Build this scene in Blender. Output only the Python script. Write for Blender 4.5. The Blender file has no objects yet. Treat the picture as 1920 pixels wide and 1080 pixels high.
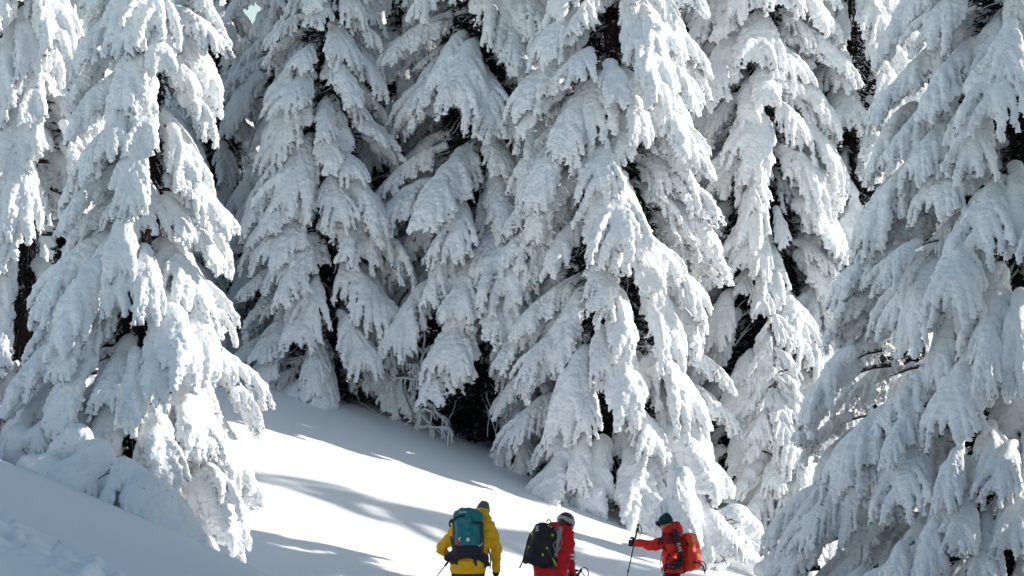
import bpy, bmesh, math, random
import numpy as np
from mathutils import Vector, Quaternion, Matrix, Euler

random.seed(7)
# ---------------------------------------------------------------- camera, sky, sun, exposure
sc = bpy.context.scene
cam = bpy.data.cameras.new('camera')
cam.lens = 85
cam.sensor_width = 36
cam.clip_start = .1
cam.clip_end = 2000
cam_o = bpy.data.objects.new('camera', cam)
sc.collection.objects.link(cam_o)
cam_o.location = (0, 0, 0)
cam_o.rotation_euler = (math.radians(90), 0, 0)
sc.camera = cam_o

SUN = Vector((.93, .17, .37)).normalized()        # towards the sun: from the right, low winter sun
SUN_EL = math.asin(SUN.z)
SUN_AZ = math.atan2(SUN.x, SUN.y)
w = bpy.data.worlds.new('World')
sc.world = w
w.use_nodes = True
nt = w.node_tree
sky = nt.nodes.new('ShaderNodeTexSky')
sky.sky_type = 'NISHITA'
sky.sun_disc = False
sky.sun_elevation = SUN_EL
sky.sun_rotation = SUN_AZ
sky.altitude = 1600
sky.dust_density = .8
sky.ozone_density = 1.0
bg = nt.nodes['Background']
tint = nt.nodes.new('ShaderNodeMix')              # the camera's white balance takes some blue out of the sky
tint.data_type = 'RGBA'
tint.blend_type = 'MULTIPLY'
tint.inputs['Factor'].default_value = 1
tint.inputs['B'].default_value = (1.0, .915, .74, 1)
nt.links.new(sky.outputs[0], tint.inputs['A'])
nt.links.new(tint.outputs['Result'], bg.inputs[0])
bg.inputs[1].default_value = .15
sl = bpy.data.lights.new('sun', 'SUN')
sl.energy = 4.2
sl.angle = math.radians(.53)
sl.color = (1.0, .955, .89)
so = bpy.data.objects.new('sun', sl)
sc.collection.objects.link(so)
so.rotation_euler = (-SUN).to_track_quat('-Z', 'Y').to_euler()
so.location = (10, 20, 20)
sc.view_settings.view_transform = 'Standard'
sc.view_settings.look = 'None'
sc.view_settings.gamma = 1
sc.view_settings.use_curve_mapping = False
sc.view_settings.exposure = .52
sc.cycles.max_bounces = 6
sc.cycles.diffuse_bounces = 5
sc.cycles.use_denoising = True
sc.cycles.use_adaptive_sampling = True
# ---------------------------------------------------------------- helpers
SC = bpy.context.scene
COL = SC.collection
PX = 0.01875 * 36 / 85 * 1.0     # metres per photo pixel at one metre of distance (85 mm lens, 1920 px wide)
PX = 36.0 / 85.0 / 1920.0


def noise3(shape, cell, rng):
    """smooth random field in -1..1 on a grid of that shape, blobs of about `cell` voxels"""
    cells = cell if isinstance(cell, (tuple, list)) else (cell,) * 3
    cs = [max(2, int(math.ceil(s / c)) + 2) for s, c in zip(shape, cells)]
    a = rng.uniform(-1, 1, cs).astype(np.float32)
    for ax, s in enumerate(shape):
        p = (np.arange(s) / cells[ax] + 0.37).astype(np.float32)
        i = np.floor(p).astype(int)
        f = p - i
        f = f * f * (3 - 2 * f)
        i = np.clip(i, 0, a.shape[ax] - 2)
        sh = [1, 1, 1]
        sh[ax] = s
        f = f.reshape(sh)
        a = np.take(a, i, axis=ax) * (1 - f) + np.take(a, i + 1, axis=ax) * f
    return a


class Field:
    """a signed distance field on a regular grid, filled primitive by primitive"""

    def __init__(self, lo, hi, h):
        self.lo = np.array(lo, float)
        self.h = h
        n = np.ceil((np.array(hi, float) - self.lo) / h).astype(int) + 1
        self.n = n
        self.ax = [(self.lo[i] + h * np.arange(n[i])).astype(np.float32) for i in range(3)]
        self.d = np.full(tuple(n), 0.5, np.float32)

    def _box(self, lo, hi):
        i0 = np.clip(np.floor((np.array(lo) - self.lo) / self.h).astype(int), 0, self.n - 1)
        i1 = np.clip(np.ceil((np.array(hi) - self.lo) / self.h).astype(int) + 1, 1, self.n)
        sl = tuple(slice(a, b) for a, b in zip(i0, i1))
        if any(b <= a for a, b in zip(i0, i1)):
            return None
        X = self.ax[0][sl[0]][:, None, None]
        Y = self.ax[1][sl[1]][None, :, None]
        Z = self.ax[2][sl[2]][None, None, :]
        return sl, X, Y, Z

    def _join(self, sl, v, k, cut):
        o = self.d[sl]
        if cut:
            v = -v
            if k > 0:
                hh = np.maximum(k - np.abs(o - v), 0) / k
                self.d[sl] = np.maximum(o, v) + hh * hh * k * .25
            else:
                self.d[sl] = np.maximum(o, v)
            return
        if k > 0:
            hh = np.maximum(k - np.abs(o - v), 0) / k
            self.d[sl] = np.minimum(o, v) - hh * hh * k * .25
        else:
            self.d[sl] = np.minimum(o, v)

    def cap(self, a, b, ra, rb=None, k=0.03, flat=1.0, cut=False):
        rb = ra if rb is None else rb
        a = np.array(a, float)
        b = np.array(b, float)
        m = max(ra, rb) * 1.15 + max(k, 2.5 * self.h) + .02
        q = self._box(np.minimum(a, b) - m, np.maximum(a, b) + m)
        if q is None:
            return
        sl, X, Y, Z = q
        ab = b - a
        L2 = max(float(ab @ ab), 1e-9)
        t = np.clip(((X - a[0]) * ab[0] + (Y - a[1]) * ab[1] + (Z - a[2]) * ab[2]) / L2, 0, 1)
        dx = X - a[0] - t * ab[0]
        dy = Y - a[1] - t * ab[1]
        dz = (Z - a[2] - t * ab[2]) * flat
        v = np.sqrt(dx * dx + dy * dy + dz * dz) - (ra + (rb - ra) * t)
        self._join(sl, v.astype(np.float32), k, cut)

    def ell(self, c, r, k=0.03, rot=None, cut=False):
        c = np.array(c, float)
        r = np.array(r, float)
        m = r.max() + max(k, 2.5 * self.h) + .02
        q = self._box(c - m, c + m)
        if q is None:
            return
        sl, X, Y, Z = q
        x, y, z = X - c[0], Y - c[1], Z - c[2]
        if rot is not None:
            R = np.array(rot).T
            x, y, z = (R[0, 0] * x + R[0, 1] * y + R[0, 2] * z, R[1, 0] * x + R[1, 1] * y + R[1, 2] * z,
                       R[2, 0] * x + R[2, 1] * y + R[2, 2] * z)
        k0 = np.sqrt((x / r[0]) ** 2 + (y / r[1]) ** 2 + (z / r[2]) ** 2)
        k1 = np.sqrt((x / r[0] ** 2) ** 2 + (y / r[1] ** 2) ** 2 + (z / r[2] ** 2) ** 2) + 1e-6
        self._join(sl, (k0 * (k0 - 1) / k1).astype(np.float32), k, cut)

    def box(self, c, s, rad, k=0.02, rot=None, cut=False, taper=0.0):
        """rounded box with half sizes s; taper narrows it towards +z"""
        c = np.array(c, float)
        s = np.array(s, float)
        m = np.linalg.norm(s) + max(k, 2.5 * self.h) + .02
        q = self._box(c - m, c + m)
        if q is None:
            return
        sl, X, Y, Z = q
        x, y, z = X - c[0] + 0 * Y + 0 * Z, Y - c[1] + 0 * X + 0 * Z, Z - c[2] + 0 * X + 0 * Y
        if rot is not None:
            R = np.array(rot).T
            x, y, z = (R[0, 0] * x + R[0, 1] * y + R[0, 2] * z, R[1, 0] * x + R[1, 1] * y + R[1, 2] * z,
                       R[2, 0] * x + R[2, 1] * y + R[2, 2] * z)
        w = 1 - taper * (z / s[2])
        qx = np.abs(x) / w - s[0] + rad
        qy = np.abs(y) / w - s[1] + rad
        qz = np.abs(z) - s[2] + rad
        v = np.sqrt(np.maximum(qx, 0) ** 2 + np.maximum(qy, 0) ** 2 + np.maximum(qz, 0) ** 2) \
            + np.minimum(np.maximum(qx, np.maximum(qy, qz)), 0) - rad
        self._join(sl, v.astype(np.float32), k, cut)

    def lumps(self, rng, size, amp, top=1.0, under=1.0, billow=True):
        """push the surface out in rounded knobs; `top` and `under` scale it on up- and down-facing sides"""
        n = noise3(self.d.shape, tuple(q / self.h for q in size) if isinstance(size, tuple) else size / self.h, rng)
        if billow:
            n = np.abs(n) * 2 - .5
        if top != under:
            gz = np.gradient(self.d, axis=2) / self.h
            w = under + (top - under) * np.clip((gz + .25) / 1.0, 0, 1)
            n = n * w
        self.d -= amp * n

    def mesh(self, name, mats=()):
        """surface nets"""
        d = self.d
        d[0], d[-1] = 1, 1
        d[:, 0], d[:, -1] = 1, 1
        d[:, :, 0], d[:, :, -1] = 1, 1
        ins = d < 0
        nx, ny, nz = d.shape
        cnt = np.zeros((nx - 1, ny - 1, nz - 1), np.int8)
        for i in (0, 1):
            for j in (0, 1):
                for k in (0, 1):
                    cnt += ins[i:nx - 1 + i, j:ny - 1 + j, k:nz - 1 + k]
        act = np.argwhere((cnt > 0) & (cnt < 8))
        idx = np.full(cnt.shape, -1, np.int32)
        idx[act[:, 0], act[:, 1], act[:, 2]] = np.arange(len(act))
        P = np.zeros((len(act), 3), np.float32)
        C = np.zeros(len(act), np.float32)
        cor = {}
        for i in (0, 1):
            for j in (0, 1):
                for k in (0, 1):
                    cor[i, j, k] = d[act[:, 0] + i, act[:, 1] + j, act[:, 2] + k]
        for ax in range(3):
            for u in (0, 1):
                for v in (0, 1):
                    a = [u, v]
                    a.insert(ax, 0)
                    b = [u, v]
                    b.insert(ax, 1)
                    da, db = cor[tuple(a)], cor[tuple(b)]
                    x = (da < 0) != (db < 0)
                    t = np.where(x, da / np.where(x, da - db, 1), 0)
                    p = np.tile(np.array(a, np.float32), (len(act), 1))
                    p[:, ax] = t
                    P += p * x[:, None]
                    C += x
        P = (P / np.maximum(C, 1)[:, None] + act) * self.h + self.lo
        F = []
        for ax in range(3):
            s0 = [slice(None)] * 3
            s1 = [slice(None)] * 3
            s0[ax] = slice(0, -1)
            s1[ax] = slice(1, None)
            A, B = ins[tuple(s0)], ins[tuple(s1)]
            e = np.argwhere(A != B)
            up = A[e[:, 0], e[:, 1], e[:, 2]]
            u, v = [(1, 2), (2, 0), (0, 1)][ax]
            q = []
            for du, dv in ((-1, -1), (0, -1), (0, 0), (-1, 0)):
                c = e.copy()
                c[:, u] += du
                c[:, v] += dv
                q.append(idx[c[:, 0], c[:, 1], c[:, 2]])
            q = np.stack(q, 1)
            q[~up] = q[~up][:, ::-1]
            F.append(q)
        F = np.concatenate(F)
        return mesh_np(name, P, F, mats)


def mesh_np(name, P, F, mats=(), smooth=True, mi=None):
    me = bpy.data.meshes.new(name)
    F = np.asarray(F, np.int32)
    n, s = F.shape
    me.vertices.add(len(P))
    me.vertices.foreach_set('co', np.asarray(P, np.float32).ravel())
    me.loops.add(n * s)
    me.loops.foreach_set('vertex_index', F.ravel())
    me.polygons.add(n)
    me.polygons.foreach_set('loop_start', np.arange(0, n * s, s, dtype=np.int32))
    me.update(calc_edges=True)
    me.polygons.foreach_set('use_smooth', np.full(n, smooth))
    for m in mats:
        me.materials.append(m)
    if mi is not None:
        me.polygons.foreach_set('material_index', np.asarray(mi, np.int32))
    me.validate()
    me.update()
    return me


class Soup:
    """collects tubes, boxes and triangles into one mesh"""

    def __init__(self):
        self.v, self.f, self.m = [], [], []

    def tube(self, pts, radii, seg=6, mat=0, caps=True, smooth=0):
        pts = [Vector(p) for p in pts]
        if smooth and len(pts) > 2:
            q = []
            for i in range(len(pts) - 1):
                a, b, c, d = pts[max(i - 1, 0)], pts[i], pts[i + 1], pts[min(i + 2, len(pts) - 1)]
                for k in range(smooth):
                    t = k / smooth
                    q.append(.5 * (2 * b + (c - a) * t + (2 * a - 5 * b + 4 * c - d) * t * t + (3 * b - a - 3 * c + d) * t ** 3))
            q.append(pts[-1])
            pts = q
        n0 = len(self.v)
        up = Vector((0, 0, 1))
        for i, p in enumerate(pts):
            t = (pts[min(i + 1, len(pts) - 1)] - pts[max(i - 1, 0)])
            t = t.normalized() if t.length > 1e-9 else Vector((0, 0, 1))
            if i == 0:
                a = t.cross(up)
                if a.length < .05:
                    a = t.cross(Vector((1, 0, 0)))
            else:
                a = a - t * a.dot(t)
            a.normalize()
            b = t.cross(a)
            r = radii[i] if hasattr(radii, '__len__') else radii
            for s in range(seg):
                w = 2 * math.pi * s / seg
                self.v.append(p + (a * math.cos(w) + b * math.sin(w)) * r)
        for i in range(len(pts) - 1):
            for s in range(seg):
                q = n0 + i * seg
                self.f.append((q + s, q + (s + 1) % seg, q + seg + (s + 1) % seg, q + seg + s))
                self.m.append(mat)
        if caps:
            self.f.append(tuple(n0 + s for s in range(seg))[::-1])
            self.f.append(tuple(n0 + (len(pts) - 1) * seg + s for s in range(seg)))
            self.m += [mat, mat]

    def box(self, c, s, rot=None, mat=0):
        c = Vector(c)
        n = len(self.v)
        for x in (-1, 1):
            for y in (-1, 1):
                for z in (-1, 1):
                    p = Vector((x * s[0], y * s[1], z * s[2]))
                    if rot is not None:
                        p = rot @ p
                    self.v.append(c + p)
        for f in ((0, 1, 3, 2), (4, 6, 7, 5), (0, 4, 5, 1), (2, 3, 7, 6), (0, 2, 6, 4), (1, 5, 7, 3)):
            self.f.append(tuple(n + i for i in f))
            self.m.append(mat)

    def tri(self, a, b, c, mat=0):
        n = len(self.v)
        self.v += [a, b, c]
        self.f.append((n, n + 1, n + 2))
        self.m.append(mat)

    def mesh(self, name, mats=(), smooth=True):
        me = bpy.data.meshes.new(name)
        me.from_pydata([tuple(v) for v in self.v], [], self.f)
        for m in mats:
            me.materials.append(m)
        me.polygons.foreach_set('material_index', self.m)
        me.polygons.foreach_set('use_smooth', [smooth] * len(self.f))
        me.update()
        return me


def link(name, data, parent=None, loc=None, rot=None, scale=None, **props):
    o = bpy.data.objects.new(name, data)
    COL.objects.link(o)
    if parent is not None:
        o.parent = parent
    if loc is not None:
        o.location = loc
    if rot is not None:
        if isinstance(rot, Quaternion):
            o.rotation_mode = 'QUATERNION'
            o.rotation_quaternion = rot
        else:
            o.rotation_euler = rot
    if scale is not None:
        o.scale = scale
    for k, v in props.items():
        o[k] = v
    return o


# ---------------------------------------------------------------- materials
def new_mat(name):
    m = bpy.data.materials.new(name)
    m.use_nodes = True
    nt = m.node_tree
    b = nt.nodes['Principled BSDF']
    return m, nt, b


def nd(nt, kind, **kw):
    n = nt.nodes.new(kind)
    for k, v in kw.items():
        if k.startswith('i_'):
            n.inputs[k[2:].replace('_', ' ')].default_value = v
        else:
            setattr(n, k, v)
    return n


def snow_material(name, col, grain=1.0, fine=90.0, flecks=0.0):
    m, nt, b = new_mat(name)
    tc = nd(nt, 'ShaderNodeTexCoord')
    n1 = nd(nt, 'ShaderNodeTexNoise', i_Scale=fine, i_Detail=3.0, i_Roughness=.65)
    n2 = nd(nt, 'ShaderNodeTexNoise', i_Scale=fine * .22, i_Detail=2.0)
    nt.links.new(tc.outputs['Object'], n1.inputs['Vector'])
    nt.links.new(tc.outputs['Object'], n2.inputs['Vector'])
    b1 = nd(nt, 'ShaderNodeBump', i_Strength=.55 * grain, i_Distance=.012)
    b2 = nd(nt, 'ShaderNodeBump', i_Strength=.5 * grain, i_Distance=.03)
    nt.links.new(n1.outputs['Fac'], b1.inputs['Height'])
    nt.links.new(n2.outputs['Fac'], b2.inputs['Height'])
    nt.links.new(b2.outputs['Normal'], b1.inputs['Normal'])
    nt.links.new(b1.outputs['Normal'], b.inputs['Normal'])
    b.inputs['Base Color'].default_value = (*col, 1)
    if flecks > 0:          # bare needle tips and bark crumbs showing through the rime
        n3 = nd(nt, 'ShaderNodeTexNoise', i_Scale=26.0, i_Detail=4.0, i_Roughness=.7)
        nt.links.new(tc.outputs['Object'], n3.inputs['Vector'])
        r = nd(nt, 'ShaderNodeValToRGB')
        r.color_ramp.elements[0].position = flecks
        r.color_ramp.elements[0].color = (.10, .10, .085, 1)
        r.color_ramp.elements[1].position = flecks + .05
        r.color_ramp.elements[1].color = (*col, 1)
        nt.links.new(n3.outputs['Fac'], r.inputs['Fac'])
        nt.links.new(r.outputs['Color'], b.inputs['Base Color'])
    b.inputs['Roughness'].default_value = .75
    b.inputs['Specular IOR Level'].default_value = .25
    return m


def cloth(name, col, rough=.75, spec=.3, vary=.15, bump=.4, scale=30.):
    m, nt, b = new_mat(name)
    tc = nd(nt, 'ShaderNodeTexCoord')
    n = nd(nt, 'ShaderNodeTexNoise', i_Scale=scale, i_Detail=4.0)
    nt.links.new(tc.outputs['Object'], n.inputs['Vector'])
    mx = nd(nt, 'ShaderNodeMix', data_type='RGBA')
    mx.inputs['A'].default_value = (*[c * (1 - vary) for c in col], 1)
    mx.inputs['B'].default_value = (*[min(1, c * (1 + vary)) for c in col], 1)
    nt.links.new(n.outputs['Fac'], mx.inputs['Factor'])
    nt.links.new(mx.outputs['Result'], b.inputs['Base Color'])
    bp = nd(nt, 'ShaderNodeBump', i_Strength=bump, i_Distance=.01)
    nt.links.new(n.outputs['Fac'], bp.inputs['Height'])
    nt.links.new(bp.outputs['Normal'], b.inputs['Normal'])
    b.inputs['Roughness'].default_value = rough
    b.inputs['Specular IOR Level'].default_value = spec
    return m


def frosted(name, dark, frost, thr=.5, up=.5):
    """dark bark or needles with rime where the noise says and on the upper side"""
    m, nt, b = new_mat(name)
    tc = nd(nt, 'ShaderNodeTexCoord')
    n = nd(nt, 'ShaderNodeTexNoise', i_Scale=14.0, i_Detail=4.0)
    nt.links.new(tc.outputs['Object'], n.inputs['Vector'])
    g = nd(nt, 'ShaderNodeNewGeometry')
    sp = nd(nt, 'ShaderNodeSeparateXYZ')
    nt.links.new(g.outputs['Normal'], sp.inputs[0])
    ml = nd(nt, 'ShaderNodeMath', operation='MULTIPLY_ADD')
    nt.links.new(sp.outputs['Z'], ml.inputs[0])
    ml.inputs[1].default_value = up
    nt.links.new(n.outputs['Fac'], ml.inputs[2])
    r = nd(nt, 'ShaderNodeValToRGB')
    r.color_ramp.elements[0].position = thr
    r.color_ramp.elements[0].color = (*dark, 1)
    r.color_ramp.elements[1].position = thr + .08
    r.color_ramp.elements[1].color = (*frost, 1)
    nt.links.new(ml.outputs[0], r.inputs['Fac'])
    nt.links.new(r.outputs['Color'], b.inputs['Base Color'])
    b.inputs['Roughness'].default_value = .9
    b.inputs['Specular IOR Level'].default_value = .15
    return m


M_SNOW = snow_material('bough_snow', (.86, .875, .895), 1.0, 70.0, .30)
M_GROUND = snow_material('ground_snow', (.87, .885, .905), .35, 45.0)
M_RIME = snow_material('rime', (.74, .76, .78), 1.0, 90.0, .36)
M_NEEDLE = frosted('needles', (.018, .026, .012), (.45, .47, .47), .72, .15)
M_CORE = frosted('shaded_needles', (.011, .013, .010), (.28, .29, .29), .64, .10)  # needle colour darkened to hold the deep shade inside the crowns
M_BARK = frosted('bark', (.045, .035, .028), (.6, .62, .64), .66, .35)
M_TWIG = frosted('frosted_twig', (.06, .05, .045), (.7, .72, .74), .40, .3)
# ---------------------------------------------------------------- snow-laden boughs
def curve_pts(p, az, e0, e1, L, n, pw=1.0, wig=0.0, rng=None):
    """points of a drooping shoot: azimuth az, elevation running e0 -> e1"""
    pts = [np.array(p, float)]
    for i in range(n):
        t = (i + .5) / n
        e = e0 + (e1 - e0) * t ** pw
        a = az + (rng.uniform(-wig, wig) if wig else 0)
        pts.append(pts[-1] + L / n * np.array([math.cos(e) * math.cos(a), math.cos(e) * math.sin(a), math.sin(e)]))
    return pts


def build_bough(name, seed, style, h=.018, joined=True):
    """returns (snow mesh, branch mesh, joined mesh, reach, drop); grows from the origin along +X"""
    rng = np.random.default_rng(seed)
    R = math.radians
    S = dict(
        # L, e0, e1, bend power, side length, side azimuth, number of pairs, pillow, fringe length
        fan=(1.04, -12, -64, .9, .74, 54, 10, .86, .13),
        hand=(1.00, -22, -78, .65, .58, 50, 9, 1.0, .12),
        arm=(1.75, -16, -54, 1.0, .46, 48, 14, .72, .20),
        drape=(1.22, -32, -76, .6, .48, 48, 10, .92, .13),
        pillow=(.92, -12, -72, .8, .50, 54, 6, 1.45, .10),
        spray=(.95, -14, -56, 1.0, .50, 48, 9, .60, .13),
    )[style]
    L, e0, e1, pw, ls, sa, npair, fat, fr = S
    L *= rng.uniform(.93, 1.07)
    e0, e1 = R(e0 + rng.uniform(-6, 6)), R(e1 + rng.uniform(-5, 5))
    nseg = 12
    main = curve_pts((0, 0, 0), 0, e0, e1, L, nseg, pw, .22, rng)
    reach = max(p[0] for p in main)
    drop = min(p[2] for p in main)
    F = Field((-.4, -.85, drop - .45), (reach + .45, .85, .4), h)
    nee = Soup()
    nee.tube([(-.42, 0, .07), (-.2, 0, .03)] + [tuple(p - np.array([0, 0, .05])) for p in main[::2]],
             [.035, .03] + [.024 * (1 - i / 7) + .004 for i in range(len(main[::2]))], 6, 0)
    up = np.array([0, 0, 1.0])
    # the thick load along the main axis
    for i in range(nseg):
        t = i / nseg
        r0 = fat * (.115 - .055 * t) * rng.uniform(.85, 1.15)
        F.cap(main[i] + up * .045, main[i + 1] + up * .04, r0, r0 * .93, k=.06)
    F.ell(main[-1] + up * .0, (.075 * fat,) * 3, .05)
    fingers = []
    for j in range(npair):
        for sgn in (-1, 1):
            t = (.10 + .86 * (j + rng.uniform(.0, .6)) / npair)
            ii = min(int(t * nseg), nseg - 1)
            p = main[ii] * (1 - (t * nseg - ii)) + main[ii + 1] * (t * nseg - ii)
            e = e0 + (e1 - e0) * t ** pw
            l = ls * (.38 + .9 * t - 1.05 * t ** 3) * 1.25 * rng.uniform(.62, 1.3)
            a = sgn * R(sa + rng.uniform(-12, 12)) * (1 - .35 * t)
            s0 = max(e * .45, R(-30)) + R(rng.uniform(-8, 10))
            s1 = R(rng.uniform(-84, -60)) if style != 'spray' else R(rng.uniform(-70, -35))
            ns = 5
            sh = curve_pts(p, a, s0, s1, l, ns, .9, .2, rng)
            for i in range(ns):
                q = i / ns
                r0 = fat * (.074 - .034 * q) * (1 - .2 * t) * rng.uniform(.85, 1.12)
                F.cap(sh[i] + up * .03 * (1 - q), sh[i + 1] + up * .02 * (1 - q), r0, r0 * .92, k=.034)
            nee.tube([tuple(x - up * .035) for x in sh[::2]], [.012, .008, .004], 4, 0)
            for i in range(1, ns + 1):
                for s2 in ((-1, 1) if i < ns else (-1, 0, 1)):
                    fingers.append((sh[i], a + s2 * R(48), fr * rng.uniform(.55, 1.15) * (1 - .3 * t)))
    for i in range(2, nseg + 1):
        for s2 in (-1, 1):
            fingers.append((main[i], s2 * R(40), fr * rng.uniform(.6, 1.1)))
    # fringe: rime-thick twigs hanging out of the load
    for p, a, l in fingers:
        st = R(rng.uniform(-65, -20))
        f = curve_pts(p - up * .03, a + rng.uniform(-.3, .3), st, R(-88), l, 3, .7, .25, rng)
        r = rng.uniform(.016, .030)
        for i in range(3):
            F.cap(f[i], f[i + 1], r * (1 - .16 * i), r * (1 - .16 * (i + 1)), k=.022)
        for bi in (1, 2) if rng.random() < .8 else (1,):
            b = f[bi]
            g = curve_pts(b, a + rng.choice((-1, 1)) * R(60), R(-35), R(-80), l * .55, 2, 1, .2, rng)
            for i in range(2):
                F.cap(g[i], g[i + 1], r * .78, r * .6, k=.012)
        # needles peeping out under the twig
        tip = f[-1]
        for _ in range(5):
            q = f[2] * rng.random() + tip * rng.random() * .0 + f[1] * 0
            q = f[1] + (tip - f[1]) * rng.uniform(.1, 1.05)
            dv = rng.normal(0, 1, 3)
            dv[2] = -abs(dv[2]) * .9 - .2
            dv /= np.linalg.norm(dv)
            sd = np.cross(dv, rng.normal(0, 1, 3))
            sd /= np.linalg.norm(sd) + 1e-6
            ln = rng.uniform(.035, .065)
            b0 = q - up * .012
            nee.tri(Vector(b0 - sd * .006), Vector(b0 + sd * .006), Vector(b0 + dv * ln), 1)
    F.lumps(rng, .16, .020, .8, 1.0, False)
    F.lumps(rng, .060, .013, .25, 1.0)
    F.lumps(rng, .032, .014, .05 if style == 'pillow' else .15, 1.2)
    F.lumps(rng, .024, .008, .05 if style == 'pillow' else rng.uniform(.08, .3), 1.1, False)
    snow = F.mesh(name + '_snow', [M_SNOW])
    branch = nee.mesh(name + '_branch', [M_BARK, M_NEEDLE], False)
    # joined version for trees too far off to tell the two apart
    if not joined:
        return dict(snow=snow, branch=branch, both=None, reach=reach, drop=-drop, style=style)
    bm = bmesh.new()
    bm.from_mesh(snow)
    nf = len(bm.faces)
    bm.from_mesh(branch)
    bm.faces.ensure_lookup_table()
    for f in bm.faces[nf:]:
        f.material_index += 1
    both = bpy.data.meshes.new(name)
    bm.to_mesh(both)
    bm.free()
    for m in (M_SNOW, M_BARK, M_NEEDLE):
        both.materials.append(m)
    return dict(snow=snow, branch=branch, both=both, reach=reach, drop=-drop, style=style)
# ---------------------------------------------------------------- terrain
def sstep(a, b, x):
    t = np.clip((x - a) / (b - a), 0, 1)
    return t * t * (3 - 2 * t)


def ground_np(X, Y):
    Xs = 40 * np.tanh(X / 40)
    Yb = np.where(Y > 60, 60 + 60 * np.tanh((Y - 60) / 60), Y)
    zA = -8.84 - .302 * Xs + .128 * Yb
    Yn = np.clip(Y, -20, 60)
    zB = -1.7 - .0946 * Yn - (.15 + .0118 * Yn) * (12 * np.tanh(X / 12))
    w = sstep(24.5, 33.0, Y + .15 * X)
    z = zB * (1 - w) + zA * w
    # gentle wind-packed undulation
    z = z + .02 * np.sin(X * .55 + Y * .21 + .6) * np.sin(Y * .33 - X * .18) + .005 * np.sin(X * 1.7 + 1.3 * Y)
    # bank rising under the trees behind the run
    return z


def ground_z(x, y):
    return float(ground_np(np.array([float(x)]), np.array([float(y)]))[0])


def spaced(lo, hi, a, b, fine, grow=1.18):
    """fine spacing between a and b, growing outside"""
    mid = list(np.arange(a, b, fine))
    s, x, left = fine, a, []
    while x > lo:
        s *= grow
        x -= s
        left.append(x)
    s, x, right = fine, mid[-1], []
    while x < hi:
        s *= grow
        x += s
        right.append(x)
    return np.array(left[::-1] + mid + right)


gx = spaced(-400, 400, -6.2, 8.5, .032)
gy = spaced(-300, 600, 16.5, 46, .055)
GX, GY = np.meshgrid(gx, gy, indexing='ij')
GZ = ground_np(GX, GY)
grng = np.random.default_rng(3)


def scat(n, cx, cy, ang, ln, wd):
    u = grng.uniform(-1, 1, n) * ln
    v = grng.normal(0, .45, n) * wd
    return cx + u * math.cos(ang) - v * math.sin(ang), cy + u * math.sin(ang) + v * math.cos(ang)


# broken, trodden snow of the old track low at the left
TA = (-4.85, 20.9)
TB = (-2.75, 18.6)
tl = math.hypot(TB[0] - TA[0], TB[1] - TA[1])
tang = math.atan2(TB[1] - TA[1], TB[0] - TA[0])
U = (GX - TA[0]) * math.cos(tang) + (GY - TA[1]) * math.sin(tang)
V = -(GX - TA[0]) * math.sin(tang) + (GY - TA[1]) * math.cos(tang)
near = np.exp(-(V / .42) ** 2) * sstep(-3, -1, U) * (1 - sstep(tl + .2, tl + 1.8, U))
GZ -= near * .07
px_, py_ = scat(1500, (TA[0] + TB[0]) / 2, (TA[1] + TB[1]) / 2, tang, tl * .95, .55)
for x, y in zip(px_, py_):
    r = grng.uniform(.045, .11)
    a = grng.uniform(.012, .042)
    i0, i1 = np.searchsorted(gx, [x - 3 * r, x + 3 * r])
    j0, j1 = np.searchsorted(gy, [y - 3 * r, y + 3 * r])
    if i1 > i0 and j1 > j0:
        d = ((GX[i0:i1, j0:j1] - x) ** 2 + (GY[i0:i1, j0:j1] - y) ** 2) / r ** 2
        GZ[i0:i1, j0:j1] += a * np.exp(-d * 1.2) * grng.choice((1, 1, -.9))
ni, nj = GX.shape
ii = np.arange(ni * nj).reshape(ni, nj)
gF = np.stack([ii[:-1, :-1], ii[1:, :-1], ii[1:, 1:], ii[:-1, 1:]], -1).reshape(-1, 4)
gme = mesh_np('ground', np.stack([GX, GY, GZ], -1).reshape(-1, 3), gF, [M_GROUND])
link('ground', gme, kind='structure')
# ---------------------------------------------------------------- trees
BH = .0143
LIB = {}
_seed = 100
for st, n in (('fan', 4), ('hand', 4), ('arm', 4), ('drape', 4), ('spray', 2), ('pillow', 3)):
    LIB[st] = []
    for i in range(n):
        _seed += 1
        LIB[st].append(build_bough('snowy_bough', _seed, st, BH, i < (n + 1) // 2 + (n == 4 and st in ('fan', 'hand'))))


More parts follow.
